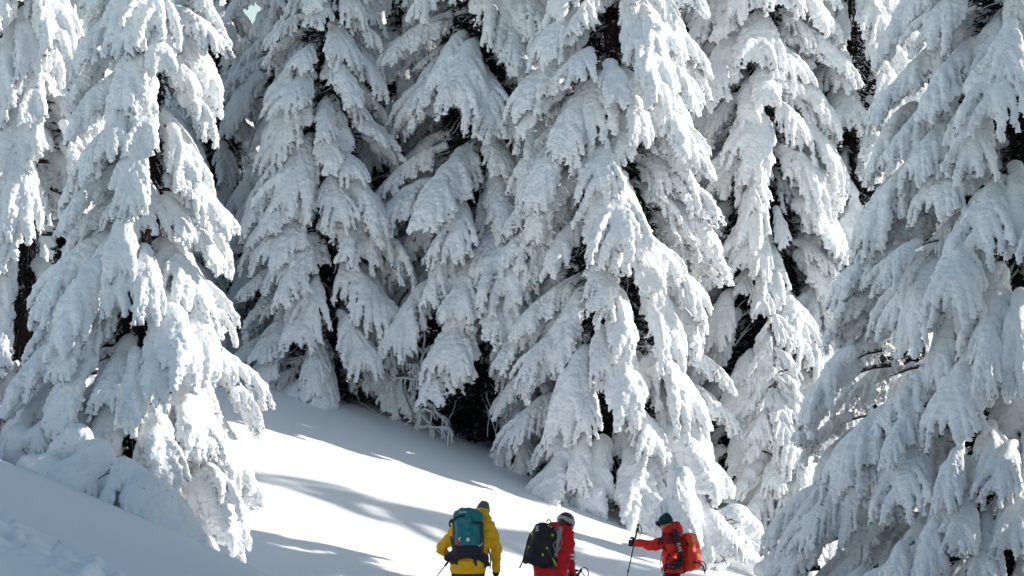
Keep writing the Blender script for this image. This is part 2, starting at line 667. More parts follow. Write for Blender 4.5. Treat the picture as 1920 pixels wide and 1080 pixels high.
def inner_core():
    """dark inner twigs, needles and rime-coated sticks round a trunk: 1 m radius at the foot, 15 m high"""
    rng = np.random.default_rng(5)
    S = Soup()
    N, Hc = 9000, 15.0
    zs = 1 - np.sqrt(1 - rng.random(N) * .985)
    for i in range(N):
        z = zs[i] * Hc
        r = (1 - z / Hc * .85) * rng.random() ** .45
        a = rng.uniform(0, 2 * math.pi)
        p = Vector((r * math.cos(a), r * math.sin(a), z))
        d = Vector((math.cos(a) + rng.normal(0, .6), math.sin(a) + rng.normal(0, .6), rng.normal(-.45, .35)))
        d.normalize()
        s = d.cross(Vector(rng.normal(0, 1, 3))).normalized()
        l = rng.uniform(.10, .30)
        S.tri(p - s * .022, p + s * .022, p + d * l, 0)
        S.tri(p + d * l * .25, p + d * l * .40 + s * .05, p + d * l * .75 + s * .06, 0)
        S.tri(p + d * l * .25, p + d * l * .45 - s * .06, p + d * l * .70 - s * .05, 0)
    for i in range(420):
        z = rng.uniform(.0, .8) * Hc
        a = rng.uniform(0, 2 * math.pi)
        e = (1 - z / Hc * .85) * 1.3
        p = [Vector((.2 * e * math.cos(a), .2 * e * math.sin(a), z))]
        el = rng.uniform(-.3, .2)
        for k in range(5):
            el -= rng.uniform(.0, .25)
            a += rng.normal(0, .3)
            p.append(p[-1] + Vector((math.cos(a) * math.cos(el), math.sin(a) * math.cos(el), math.sin(el))) * .22 * e)
        S.tube(p, [.017, .016, .014, .012, .009, .005], 4, 1)
    return S.mesh('inner_twigs', [M_CORE, M_TWIG], False)


CORE = inner_core()


def trunk_mesh(H, r):
    S = Soup()
    n = 14
    S.tube([(.05 * math.sin(i * 1.3), .05 * math.cos(i * 1.7), H * i / n) for i in range(n + 1)],
           [r * (1 - .93 * i / n) + (.12 * r if i == 0 else 0) for i in range(n + 1)], 10, 0)
    return S.mesh('trunk', [M_BARK])


GAPS = ((785, 660, 68), (782, 730, 78), (780, 800, 80), (1215, 655, 42), (1690, 650, 75), (1345, 375, 45), (495, 80, 30), (495, 590, 40), (1700, 310, 45),
        (855, 45, 45), (1400, 860, 30), (840, 265, 45), (380, 590, 18), (450, 290, 36), (1285, 70, 36), (1780, 180, 48), (1290, 640, 28),
        (600, 330, 26), (945, 410, 26), (1030, 90, 28), (1500, 400, 30), (1650, 880, 40), (1830, 760, 36))


def in_gap(x, y, z):
    px = 960 + x / (PX * y)
    py = 540 - z / (PX * y)
    return any((px - a) ** 2 + (py - b) ** 2 < r * r for a, b, r in GAPS)


def make_tree(x, y, H, R0, taper, label, mix, size=1.0, dens=1.5, seed=0, split=False, ztop=None, base=None,
              skirt=-.25, frontal=False, lean=0.0, inner_dens=.3, solid=False, cut=False, core=.50, inner=.2, tilt=0.0):
    """R(z) = R0 - taper * z (rounded near the tip); mix = list of (style, weight)"""
    rng = random.Random(seed)
    gz = ground_z(x, y) - .15 if base is None else base
    root = link('snowy_fir_tree', None, loc=(x, y, gz), label=label, category='tree')
    root.empty_display_size = .5
    root.rotation_euler.y = lean
    root['group'] = 'snow-laden fir trees on the slope'
    tk = link('trunk', trunk_mesh(H if H > 6 else H - .9, .02 + H * .014), root)
    if H < 6:
        tk.data.materials[0] = M_TWIG
    def Rz(z):
        return max(.12, min(R0 - taper * z, (H - z) * .55 + .1))
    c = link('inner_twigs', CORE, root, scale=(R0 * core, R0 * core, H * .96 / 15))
    c['kind'] = 'stuff'
    names = [m[0] for m in mix]
    wts = [m[1] for m in mix]
    z = skirt
    ang = rng.uniform(0, 6.28)
    cnt = 0
    top_vis = (540 * PX * y) + 1.0 - gz
    while z < H - .3:
        R = Rz(z)
        dn = dens * (1.0 if z < top_vis or solid else .6)
        z += 1.0 / (dn * 2 * math.pi * max(R, .45)) * rng.uniform(.7, 1.3)
        ang += 2.39996 + rng.uniform(-.35, .35)
        back = math.sin(ang) > .35
        if back and not solid and rng.random() < .45:
            continue
        layer = rng.random() < inner
        st = rng.choices(names, wts)[0]
        b = rng.choice(LIB[st] if split else [q for q in LIB[st] if q['both']])
        s = size * (.62 + .20 * min(R, 2.4)) * rng.uniform(.68, 1.3)
        if z > H - 1.6:
            s *= .6
        Re = R * rng.uniform(.86, 1.08) * (.72 if layer else 1.0)
        ra = max(Re - b['reach'] * s * .92, .04)
        zz = min(z + b['drop'] * s * .55, H - .05)
        zz = max(zz, b['drop'] * s * .78)
        rot = Euler((rng.uniform(-.14, .14), rng.uniform(-.12, .12) + tilt, ang + rng.uniform(-.25, .25)))
        loc = (ra * math.cos(ang), ra * math.sin(ang), zz)
        sv = (s * rng.uniform(.92, 1.08), s * rng.uniform(.85, 1.2), s * rng.uniform(.92, 1.12))
        mid = .45 * b['reach'] * s
        if cut and (x + (ra + mid) * math.cos(ang) > .2118 * y + .4 or zz + gz > .12 * y + 4.5 and rng.random() < .5):
            continue
        if not back and in_gap(x + loc[0] + mid * math.cos(ang), y + loc[1] + mid * math.sin(ang), gz + zz - b['drop'] * s * .5):
            continue
        if split:
            o = link('snowy_bough', b['branch'], root, loc, rot, sv)
            link('snow_load', b['snow'], o)
        else:
            link('snowy_bough', b['both'], root, loc, rot, sv)
        cnt += 1
    # short inner boughs that fill the crown behind the outer ones
    z = skirt + .3
    while z < min(H - 1.5, top_vis):
        R = Rz(z)
        z += 1.0 / (inner_dens * 2 * math.pi * max(R, .5)) * rng.uniform(.7, 1.3)
        ang += 2.39996 + rng.uniform(-.3, .3)
        if math.sin(ang) > .2:
            continue
        b = rng.choice([q for q in LIB[rng.choice(('spray', 'fan', 'drape'))] if q['both']])
        s = size * rng.uniform(.5, .8)
        ra = max(R * rng.uniform(.5, .66) - b['reach'] * s * .8, .03)
        if in_gap(x + R * .6 * math.cos(ang), y + R * .6 * math.sin(ang), gz + z):
            continue
        o = link('snowy_bough', b['both'], root, (ra * math.cos(ang), ra * math.sin(ang), z + b['drop'] * s * .5),
                 Euler((0, rng.uniform(-.1, .1), ang)), (s, s, s))
        cnt += 1
    return root, cnt


def at(px, D):
    return (px - 960) * PX * D


FRONT = [('hand', 3), ('drape', 1.5), ('fan', 3), ('pillow', 3)]
BROAD = [('fan', 4), ('hand', 2), ('arm', 2), ('pillow', 1)]
ARMS = [('arm', 4), ('fan', 3), ('spray', 1)]
TREES = [
    # px, D, H, R0, taper, label, mix, options
    (240, 28, 11.5, 1.36, .115, 'large sunlit fir with heavy rounded snow standing on the bank at left', FRONT, dict(size=.98, dens=3.1, split=True, seed=11, core=.22, lean=.045)),
    (1912, 33.5, 17.2, 4.0, .225, 'wide shaded fir filling the right edge, long frosted boughs slanting down to the left', [('arm', 2.5), ('fan', 5), ('hand', 2)], dict(size=.88, dens=2.3, split=True, seed=12, tilt=.05, core=.34, cut=True)),
    (1145, 43.8, 17.5, 2.0, .065, 'tallest central fir, sunlit along its right side above the two skiers in red', [('hand', 3), ('fan', 4), ('arm', 1.5), ('pillow', 3)], dict(size=1.18, dens=1.55, split=True, seed=13)),
    (910, 45.8, 16.5, 2.3, .09, 'shaded fir left of the central fir with long boughs slanting down leftwards', ARMS, dict(size=1.15, dens=1.55, split=True, seed=14)),
    (612, 45.6, 10.8, 1.75, .12, 'shaded fir whose lowest boughs touch the snow behind the bright slope', [('fan', 5), ('spray', 1), ('arm', 2)], dict(size=1.1, dens=1.6, split=True, seed=15)),
    (1425, 47.0, 15.5, 1.9, .07, 'bright fir behind the red backpack skier, between the central fir and the wide right fir', BROAD, dict(size=1.15, dens=1.6, seed=16)),
    (550, 49.5, 15, 1.6, .06, 'narrow shaded fir beside the patch of blue sky', BROAD, dict(size=.95, dens=1.6, seed=17)),
    (1590, 48, 16, 2.0, .07, 'pale fir half hidden behind the wide right fir', BROAD, dict(size=1.0, dens=1.5, seed=18)),
    (50, 34, 13, 1.4, .06, 'brilliantly lit fir with hanging boughs at the upper left corner', [('drape', 4), ('hand', 2)], dict(size=1.0, dens=3.0, seed=19, core=.15)),
    (120, 38, 8.0, 1.4, .12, 'small fir glimpsed low behind the large left fir', [('hand', 3), ('drape', 2)], dict(size=.9, dens=1.6, seed=20)),
    (405, 51, 13, 1.3, .04, 'thin fir half hidden behind the left fir under the sky gap', BROAD, dict(size=.95, dens=1.5, seed=21)),
    (1452, 44.0, 4.4, 1.0, .19, 'small pointed snow-laden fir standing before the bright fir', [('fan', 3), ('hand', 2), ('pillow', 1)], dict(size=.85, dens=3.6, seed=31, split=True, core=.05, inner_dens=3.0)),
    (770, 48.5, 17, 2.0, .07, 'dim fir in the second row between the shaded firs', BROAD, dict(size=1.1, dens=1.2, seed=22, core=.75)),  # core widened so its darkened needles paint the hollow black
    (1020, 53, 17, 2.0, .07, 'dim fir in the second row behind the central fir', BROAD, dict(size=1.1, dens=1.1, seed=23)),
    (1300, 53, 17, 2.0, .07, 'dim fir in the gap right of the central fir', BROAD, dict(size=1.1, dens=1.1, seed=24)),
    (1500, 54, 17, 2.0, .07, 'dim fir in the second row behind the bright fir', BROAD, dict(size=1.1, dens=1.1, seed=25)),
    (1760, 52, 17, 2.1, .07, 'pale fir at the top edge behind the wide right fir', BROAD, dict(size=1.1, dens=1.2, seed=26)),
    (330, 59, 16, 2.2, .07, 'dim far fir seen under the sky gap between left firs', BROAD, dict(size=1.3, dens=.8, seed=51)),
    (655, 60, 18, 2.3, .07, 'dim far fir behind the narrow shaded fir', BROAD, dict(size=1.3, dens=.8, seed=52)),
    (870, 60, 18, 2.3, .07, 'dim far fir showing in the dark gap left of centre', BROAD, dict(size=1.3, dens=.8, seed=53)),
    (1160, 60, 18, 2.3, .07, 'far fir directly behind the central fir', BROAD, dict(size=1.3, dens=.8, seed=54)),
    (1390, 61, 18, 2.3, .07, 'far fir directly behind the bright fir', BROAD, dict(size=1.3, dens=.8, seed=55)),
    (1650, 60, 18, 2.3, .07, 'far fir between the pale firs at upper right', BROAD, dict(size=1.3, dens=.8, seed=56)),
    (230, 47, 15, 1.8, .07, 'fir hidden behind the large left fir', BROAD, dict(size=1.1, dens=1.1, seed=27)),
    (-60, 44, 15, 1.9, .07, 'fir at the left edge behind the brilliantly lit one', BROAD, dict(size=1.1, dens=1.2, seed=28)),
]
total = 0
for px, D, H, R0, tp, lab, mix, opt in TREES:
    t, n = make_tree(at(px, D), D, H, R0, tp, lab, mix, **opt)
    total += n
# neighbours just outside the picture on the sunny side; their shade falls on the run
for x, y, H, R0, dn, lab in ((24.0, 42.4, 20.0, 1.55, 1.2, 'tall fir far beyond the right edge whose shade crosses the run'),
                             (16.5, 51.0, 12, 1.8, .8, 'fir beyond the right edge highest on the slope'),
                             (10.4, 33.3, 15.5, 1.7, 1.2, 'unseen fir added beyond the right edge to shade the wide one'),  # out of view, put in for its shade on the wide right fir
                             (7.6, 18.4, 16, 2.8, 1.2, 'fir beyond the right edge standing closest to the photographer'),
                             (8.2, 21.8, 17, 2.9, 1.05, 'second nearest fir beyond the right edge'),
                             (8.7, 25.2, 16.5, 2.8, 1.1, 'fir beyond the right edge in the middle of its row'),
                             (9.8, 27.6, 14.5, 2.1, 1.2, 'fir beyond the right edge below the wide one')):
    t, n = make_tree(x, y, H, R0, .06, lab, BROAD, size=1.25 if R0 > 1.5 else .85, dens=dn, seed=int(x * 7 + y), solid=True)
    total += n
print('BOUGHS', total)
# ---------------------------------------------------------------- skiers
M_SKIN = cloth('skin', (.50, .27, .19), .55, .4, .08, .1, 40)
M_YEL = cloth('yellow_shell', (.84, .45, .004), .6, .35, .10, .25, 18)
M_RED = cloth('red_shell', (.64, .006, .016), .6, .35, .12, .25, 18)
M_ORR = cloth('orange_red_shell', (.74, .020, .010), .6, .35, .12, .25, 18)
M_MAR = cloth('maroon_shell', (.20, .006, .012), .65, .3, .1, .2, 18)
M_BLK = cloth('black_fabric', (.014, .015, .018), .65, .35, .3, .3, 40)
M_CHAR = cloth('charcoal_fabric', (.05, .052, .058), .7, .3, .25, .3, 40)
M_GREY = cloth('grey_knit', (.13, .125, .13), .9, .2, .35, .8, 120)
M_SILV = cloth('silver_mesh', (.30, .30, .29), .5, .5, .5, .4, 90)
M_TEAL = cloth('teal_ripstop', (.004, .15, .18), .5, .45, .18, .35, 22)
M_TEALK = cloth('teal_knit', (.010, .060, .068), .9, .2, .3, .8, 120)
M_ORG_LIT = cloth('sunlit_orange_ripstop', (.86, .058, .006), .5, .45, .12, .35, 22)  # orange-red pack cloth coloured as it looks in the sun
M_ORG_SHADE = cloth('shaded_orange_ripstop', (.70, .018, .008), .55, .4, .12, .3, 22)  # the same pack cloth coloured as it looks in shade
M_WHT = cloth('white_print', (.80, .80, .80), .6, .3, .03, .05, 30)
M_LIME = cloth('lime_plastic', (.50, .68, .03), .45, .5, .05, .05, 30)
M_TAG = cloth('red_tag', (.65, .03, .015), .5, .4, .05, .05, 30)
M_METAL = cloth('pole_alloy', (.55, .56, .58), .3, .6, .05, .03, 30)
M_METAL.node_tree.nodes['Principled BSDF'].inputs['Metallic'].default_value = .8
M_GLOSS = cloth('black_gloss', (.012, .012, .014), .15, .6, .05, .02, 30)
M_HELM = cloth('helmet_shell', (.018, .018, .020), .25, .6, .1, .03, 30)
M_VISOR = cloth('pale_helmet_band', (.42, .38, .36), .35, .5, .1, .05, 30)


def V(*a):
    return Vector(a)


def hand(F, wrist, d, side, grip=None, s=1.0, k=.008, fat=1.0):
    """palm, four fingers of unequal length and a thumb; d points along the hand, side towards the thumb"""
    wrist, d, side = Vector(wrist), Vector(d).normalized(), Vector(side)
    side = (side - d * side.dot(d)).normalized()
    nrm = d.cross(side)                          # palm side
    pc = wrist + d * .05 * s
    F.cap(wrist, wrist + d * .035 * s, .030 * s * fat, .034 * s * fat, .02)
    for u in (-.027, -.009, .009, .027):
        F.cap(wrist + d * .02 * s + side * u * s, wrist + d * .088 * s + side * u * s, .017 * s * fat, .016 * s * fat, .012)
    curl = 2.1 if grip else .75
    for i, (u, ln) in enumerate(((.030, .92), (.010, 1.0), (-.010, .94), (-.030, .76))):
        p = wrist + d * .090 * s + side * u * s
        a = .15
        for j, seg in enumerate((.042, .028, .022)):
            a += curl * (.62, .45, .30)[j] * (1 + .06 * i)
            q = p + (d * math.cos(a) + nrm * math.sin(a)) * seg * ln * s
            F.cap(p, q, (.0115 - .001 * j) * s * fat, (.0105 - .001 * j) * s * fat, k * .6)
            p = q
    p = wrist + d * .028 * s + side * .030 * s
    for dv, seg, r in (((d * .45 + side * .9 + nrm * .25), .040, .016), ((d * .75 + side * .35 + nrm * .6), .032, .0135),
                       ((d * .7 - side * .1 + nrm * .8), .026, .012)):
        q = p + dv.normalized() * seg * s
        F.cap(p, q, r * s * fat, r * .92 * s * fat, k)
        p = q


def head_prims(F, c, R, s=1.0):
    """R: rotation whose +Y is where the face looks"""
    def at_(x, y, z):
        return c + R @ Vector((x, y, z)) * s
    F.ell(at_(0, -.008, .025), (.076 * s, .095 * s, .098 * s), .02, R)
    F.ell(at_(0, .018, -.035), (.058 * s, .070 * s, .078 * s), .03, R)
    F.cap(at_(0, .080, .006), at_(0, .106, -.022), .009 * s, .013 * s, .014)      # nose
    F.cap(at_(-.028, .078, .022), at_(.028, .078, .022), .011 * s, .011 * s, .015)   # brow
    for x in (-.032, .032):
        F.ell(at_(x, .080, .004), (.014 * s, .010 * s, .010 * s), .008, R, cut=True)  # eye sockets
        F.cap(at_(x * 2.35, -.004, .012), at_(x * 2.45, -.010, -.022), .012 * s, .009 * s, .008)   # ears
    F.cap(at_(-.018, .084, -.048), at_(.018, .084, -.048), .0075 * s, .0075 * s, .008)  # lips
    F.cap(at_(-.02, .090, -.0485), at_(.02, .090, -.0485), .0035 * s, .0035 * s, .002, cut=True)
    F.ell(at_(0, .070, -.078), (.022 * s, .020 * s, .018 * s), .02, R)            # chin


def person(D, px0, label, J, headrot, mats, jacket_fn=None, grip=(False, False)):
    """J: joints in photo pixels plus depth offset: hipL hipR shL shR elL elR wrL wrR head neck hem; feet stand on the snow"""
    X0 = (px0 - 960) * PX * D
    g = ground_z(X0, D)
    root = link('person', None, loc=(X0, D, g), label=label, category='person')

    def L(px, py, dy=0.0):
        DD = D + dy
        return V((px - 960) * PX * DD - X0, dy, (540 - py) * PX * DD - g)
    P = {k: (L(*v) if len(v) == 3 and not isinstance(v, Vector) else v) for k, v in J.items()}
    for sd, dx in (('L', -1), ('R', 1)):
        h = P['hip' + sd]
        fx, fy = P['foot' + sd].x, P['foot' + sd].y
        fz = ground_z(X0 + fx, D + fy) - g
        P['an' + sd] = V(fx, fy, fz + .10)
        mid = (h + P['an' + sd]) / 2
        P['kn' + sd] = mid + P['fwd'] * .09
    fwd = P['fwd']
    hd, nk = P['head'], P['neck']
    chest = (P['shL'] + P['shR']) / 2
    hipc = (P['hipL'] + P['hipR']) / 2
    up = (chest - hipc).normalized()
    F = Field((-.85, -.75, -.35), (.85, .75, 1.95), .011)
    # ---- body
    head_prims(F, hd, headrot)
    F.cap(hd - V(0, 0, .05), nk, .052, .056, .03)
    F.cap(nk, chest, .06, .08, .05)
    for sd in 'LR':
        sh, el, wr, hp, kn, an = (P[a + sd] for a in ('sh', 'el', 'wr', 'hip', 'kn', 'an'))
        F.cap(nk - up * .05, sh, .05, .052, .04)
        F.cap(sh * .75 + chest * .25 - up * .04, hp * .9 + hipc * .1, .075, .085, .06)
        F.cap(sh, el, .050, .040, .03)
        F.cap(el, wr, .040, .028, .02)
        F.cap(hp, kn, .085, .056, .04)
        F.cap(kn, an, .055, .040, .02)
        F.cap(an - V(0, 0, .05) - fwd * .04, an - V(0, 0, .06) + fwd * .15, .040, .034, .02)
        dirn = P['hd' + sd]
        hand(F, wr, dirn, P['th' + sd], grip['LR'.index(sd)], s=1.0)
    F.cap(hipc + up * .02, chest - up * .04, .085, .085, .06)
    core_ = (np.abs(F.ax[0][:, None, None] - hipc.x) < .20) & (F.ax[2][None, None, :] < chest.z) & (F.ax[1][None, :, None] < .9)
    F.d = np.where(core_, F.d + .035, F.d)
    link('body', F.mesh('body', [M_SKIN]), root)
    eyes = Soup()
    # ---- trousers
    F = Field((-.5, -.55, -.05), (.5, .6, 1.15), .011)
    for sd in 'LR':
        hp, kn, an = (P[a + sd] for a in ('hip', 'kn', 'an'))
        F.cap(hp + up * .08, kn, .125, .090, .05)
        F.cap(kn, an + V(0, 0, .06), .088, .085, .03)
    F.cap(P['hipL'] + up * .10, P['hipR'] + up * .10, .13, .13, .05)
    F.lumps(np.random.default_rng(2), .10, .012, 1, 1, False)
    link('trousers', F.mesh('trousers', [mats['legs']]), root)
    # ---- boots
    for sd in 'LR':
        an = P['an' + sd]
        F = Field(an - V(.3, .3, .2), an + V(.3, .3, .35), .011)
        F.cap(an + V(0, 0, .14), an - V(0, 0, .02), .062, .062, .02)
        F.cap(an - V(0, 0, .045) - fwd * .07, an - V(0, 0, .055) + fwd * .17, .052, .045, .03)
        link('boot', F.mesh('boot', [M_BLK]), root)
    # ---- jacket
    F = Field((-.85, -.75, .55), (.85, .85, 1.95), .0095)
    hem = P['hem']
    for sd in 'LR':
        sh, el, wr, hp = (P[a + sd] for a in ('sh', 'el', 'wr', 'hip'))
        sx = (sh - chest).normalized()
        F.cap(sh * .80 + chest * .20 - up * .06, hp * 1.0 + up * .13, .122, .125, .10)
        F.cap(hp + up * .13, hp + (hem - hipc), .128, .135, .06)
        F.cap(nk - up * .045, sh, .07, .082, .06)
        F.cap(sh, el, .086, .072, .035)
        F.cap(el, wr - (wr - el).normalized() * .01, .070, .050, .025)
    F.cap(nk - up * .05, nk + up * .035, .080, .075, .04)
    F.cap(chest - up * .04, hipc + (hem - hipc), .125, .14, .08)
    if jacket_fn:
        jacket_fn(F, P, L, up, fwd)
    rng = np.random.default_rng(9)
    F.lumps(rng, .16, .016, 1, 1, False)
    F.lumps(rng, (.13, .13, .055), .016, 1, 1, True)
    F.lumps(rng, (.05, .05, .14), .010, 1, 1, False)
    for v in (hem,):                               # clean hem
        z0 = v.z
        Z = F.ax[2][None, None, :]
        inner = np.abs(F.ax[0][:, None, None] - v.x) < .27
        F.d = np.where(inner, np.maximum(F.d, z0 - Z), F.d)
    me = F.mesh('jacket', [mats['jacket'], mats.get('yoke', mats['jacket'])])
    link('jacket', me, root)
    # ---- gloves
    for sd in 'LR':
        wr = P['wr' + sd]
        F = Field(wr - V(.2, .2, .2), wr + V(.2, .2, .2), .006)
        hand(F, wr, P['hd' + sd], P['th' + sd], grip['LR'.index(sd)], s=1.06, k=.008, fat=1.28)
        dd = P['hd' + sd].normalized()
        F.cap(wr - dd * .055, wr + dd * .01, .045, .038, .012)
        link('glove', F.mesh('glove', [M_BLK]), root)
    return root, P, L, up, fwd, me, g, X0


def beanie(root, c, R, mat, s=1.0, name='beanie'):
    F = Field(c - V(.22, .22, .2), c + V(.22, .22, .25), .007)
    F.ell(c + R @ V(0, -.012, .035), (.092 * s, .110 * s, .108 * s), .01, R)
    F.cap(c + R @ V(-.02, -.05, .12), c + R @ V(.02, -.05, .12), .03, .03, .05)
    F.box(c + R @ V(0, 0, -.11), (.2, .2, .105), .01, .0, R, cut=True)
    F.lumps(np.random.default_rng(4), .03, .004)
    o = link(name, F.mesh(name, [mat]), root)
    return o


def text_mesh(txt, size, mat, depth=.0015):
    cu = bpy.data.curves.new('lettering', 'FONT')
    cu.body = txt
    cu.size = size
    cu.extrude = depth
    cu.align_x = 'CENTER'
    cu.align_y = 'CENTER'
    ob = bpy.data.objects.new('lettering', cu)
    COL.objects.link(ob)
    bpy.context.view_layer.update()
    me = bpy.data.meshes.new_from_object(ob.evaluated_get(bpy.context.evaluated_depsgraph_get()))
    bpy.data.objects.remove(ob)
    me.materials.clear()
    me.materials.append(mat)
    return me


def strap(root, pts, r, mat, name='strap', seg=6, parent=None):
    S = Soup()
    # a little sag so it reads as webbing
    S.tube(pts, r, seg, smooth=5)
    return link(name, S.mesh(name, [mat]), parent or root)


def ski_pole(base_loc, top, tip, label, shaft_mat, grip_mat=None, strap_loop=None):
    """top and tip in world coordinates"""
    top, tip = Vector(top), Vector(tip)
    root = link('ski_pole', None, loc=tip, label=label, category='ski pole', group='ski poles held by the skiers')
    a = top - tip
    n = a.normalized()
    S = Soup()
    S.tube([V(0, 0, 0), a * .5], [.0055, .0065], 8)
    link('lower_shaft', S.mesh('lower_shaft', [M_BLK]), root)
    S = Soup()
    S.tube([a * .5, a - n * .13], [.0085, .0085], 8)
    link('upper_shaft', S.mesh('upper_shaft', [shaft_mat]), root)
    S = Soup()
    S.tube([a * .49, a * .52], [.012, .012], 8)
    link('clamp', S.mesh('clamp', [M_BLK]), root)
    S = Soup()
    S.tube([a - n * .22, a - n * .19, a - n * .12, a - n * .05, a - n * .01, a + n * .008], [.010, .015, .014, .016, .020, .012], 10)
    link('grip', S.mesh('grip', [grip_mat or M_BLK]), root)
    S = Soup()
    S.tube([n * .06, n * .063, n * .075, n * .08], [.012, .045, .042, .010], 12)
    link('basket', S.mesh('basket', [M_BLK]), root)
    if strap_loop:
        S = Soup()
        S.tube([a + Vector(p) for p in strap_loop], .007, 5, smooth=5)
        link('wrist_strap', S.mesh('wrist_strap', [M_CHAR]), root)
    return root


def rotm(pitch, roll, yaw):
    """pitch leans the top forward (+Y), roll leans it to the right, yaw turns round Z"""
    return (Euler((0, 0, math.radians(yaw))).to_matrix() @ Euler((0, math.radians(roll), 0)).to_matrix()
            @ Euler((math.radians(-pitch), 0, 0)).to_matrix())


# ======== skier in yellow
def hood_y(F, P, L, up, fwd):
    F.cap(L(896, 972, .16), L(903, 962, .20), .085, .088, .05)
    F.cap(L(911, 968, .14), L(916, 990, .10), .055, .060, .05)
    F.cap(L(886, 978, .10), L(905, 984, .06), .06, .05, .05)


HR = rotm(28, 14, -6)
yroot, yP, yL, yup, yfwd, _, yg, yX = person(
    32.0, 880, 'skier in a yellow jacket and grey beanie carrying the teal backpack',
    dict(hipL=(862, 1066, .0), hipR=(892, 1066, .0), shL=(856, 993, .14), shR=(918, 988, .15),
         elL=(829, 1028, .10), elR=(931, 1030, .14), wrL=(845, 1046, .22), wrR=(930, 1069, .20),
         head=(904, 962, .24), neck=(894, 979, .17), hem=(877, 1074, .0),
         footL=V(-.16, .05, 0), footR=V(.10, .32, 0), fwd=V(0, 1, 0),
         hdL=V(.25, .6, .1), hdR=V(-.05, .25, -1), thL=V(0, .2, 1), thR=V(-.3, 1, 0)),
    HR, dict(jacket=M_YEL, legs=M_CHAR), hood_y, (True, False))
beanie(yroot, yP['head'] + V(.0, -.005, .0), HR, M_GREY)


def pack_frame(name, label, cat, loc, R):
    o = link(name, None, loc=loc, rot=R.to_quaternion(), label=label, category=cat)
    o['group'] = 'backpacks worn by the skiers'
    return o


wy = Vector((yX, 32.0, yg))
R = rotm(14, 1, 3)
c = yL(877, 994, -.08)
p1 = pack_frame('backpack', 'teal backpack with white print on the back of the skier in yellow', 'backpack', wy + c, R)
rng = np.random.default_rng(12)
F = Field((-.32, -.26, -.42), (.32, .26, .42), .0085)
F.box((0, 0, .0), (.190, .105, .265), .10, .02, taper=-.06)

F.ell((0, .0, .16), (.19, .115, .14), .06)
F.box((0, -.075, -.07), (.150, .05, .155), .045, .03, taper=-.05)          # front pocket
F.lumps(rng, .12, .016, 1, 1, False)
F.lumps(rng, .05, .010, 1, 1, False)
F.cap((-.16, -.145, .085), (.16, -.145, .075), .012, .012, .012, cut=True)   # zip groove
F.cap((-.165, -.12, .16), (.17, -.12, .17), .008, .008, .010, cut=True)
link('pack_body', F.mesh('pack_body', [M_TEAL]), p1)
F = Field((-.36, -.26, -.50), (.36, .30, .12), .0095)
F.box((.0, .0, -.285), (.185, .11, .085), .06, .03)
F.cap((-.10, .0, -.29), (-.26, .09, -.35), .075, .055, .05)
F.cap((.10, .0, -.29), (.22, .03, -.37), .075, .055, .05)
F.cap((.22, .03, -.37), (.27, .07, -.44), .055, .03, .03)
F.lumps(rng, .06, .008, 1, 1, False)
link('hip_belt', F.mesh('hip_belt', [M_BLK]), p1)
F = Field((.05, -.2, -.32), (.36, .25, .3), .009)
F.box((.185, .02, -.08), (.028, .085, .19), .025, .01)
F.lumps(rng, .05, .008, 1, 1, False)
link('side_panel', F.mesh('side_panel', [M_CHAR]), p1)
F = Field((-.36, -.2, -.32), (-.05, .25, .3), .009)
F.box((-.170, .03, -.08), (.028, .075, .19), .025, .01)
link('side_panel', F.mesh('side_panel', [M_CHAR]), p1)
strap(p1, [V(-.19, .05, .10), V(-.215, -.01, .11), V(-.15, -.115, .155), V(-.05, -.135, .175)], .011, M_BLK)
strap(p1, [V(.20, .05, .09), V(.19, -.03, .10), V(.12, -.13, .08), V(.05, -.145, .09)], .010, M_BLK)
strap(p1, [V(-.23, .06, .05), V(-.24, .03, .10), V(-.21, .0, .14)], .013, M_BLK)
strap(p1, [V(.17, .08, -.25), V(.24, .10, -.18), V(.30, .10, -.30), V(.305, .06, -.42), V(.30, .04, -.50)], .009, M_BLK)
strap(p1, [V(.14, .14, .26), V(.17, .20, .15), V(.21, .19, -.02), V(.19, .1, -.18)], .018, M_BLK, 'shoulder_strap')
strap(p1, [V(-.14, .14, .24), V(-.18, .20, .13), V(-.21, .19, -.04), V(-.19, .1, -.2)], .018, M_BLK, 'shoulder_strap')
S = Soup()
S.tube([V(-.10, -.152, -.17), V(-.13, -.150, -.135), V(-.09, -.152, -.12)], .009, 6)
link('pull_tab', S.mesh('pull_tab', [M_WHT]), p1)
S = Soup()
S.tube([V(-.155, -.135, -.165), V(-.13, -.15, -.185), V(-.10, -.15, -.215)], [.012, .020, .014], 8)
link('tag', S.mesh('tag', [M_TAG]), p1)
S = Soup()
S.tube([V(-.0, -.137, -.145), V(-.0, -.155, -.145)], [.026, .026], 18)
link('round_emblem', S.mesh('round_emblem', [M_WHT]), p1)
link('lettering', text_mesh('MAMMUT', .036, M_WHT), p1, (-.04, -.117, .218), (math.radians(82), 0, 0))
S = Soup()
S.tube([V(.13, -.150, -.215), V(.155, -.150, -.235), V(.18, -.13, -.205), V(.185, -.125, -.18)], .006, 6)
link('cord_loop', S.mesh('cord_loop', [M_WHT]), p1)
grip_w = wy + yP['wrL'] + V(.02, .075, .0)
tipv = wy + yL(812, 1102, .20)
dirp = (grip_w - tipv).normalized()
tip = grip_w - dirp * 1.12
tip.z = max(tip.z, ground_z(tip.x, tip.y) - .02)
ski_pole(None, grip_w + dirp * .06, tip, 'pale pole with black tip slanting left of the skier in yellow', M_METAL)

# ======== skier in red
def hood_r(F, P, L, up, fwd):
    F.cap(L(1040, 992, .10), L(1057, 992, .16), .10, .095, .05)
    F.cap(L(1066, 1003, .10), L(1050, 1010, .08), .08, .10, .05)
    F.cap(L(1036, 990, .14), L(1052, 985, .18), .06, .06, .04)


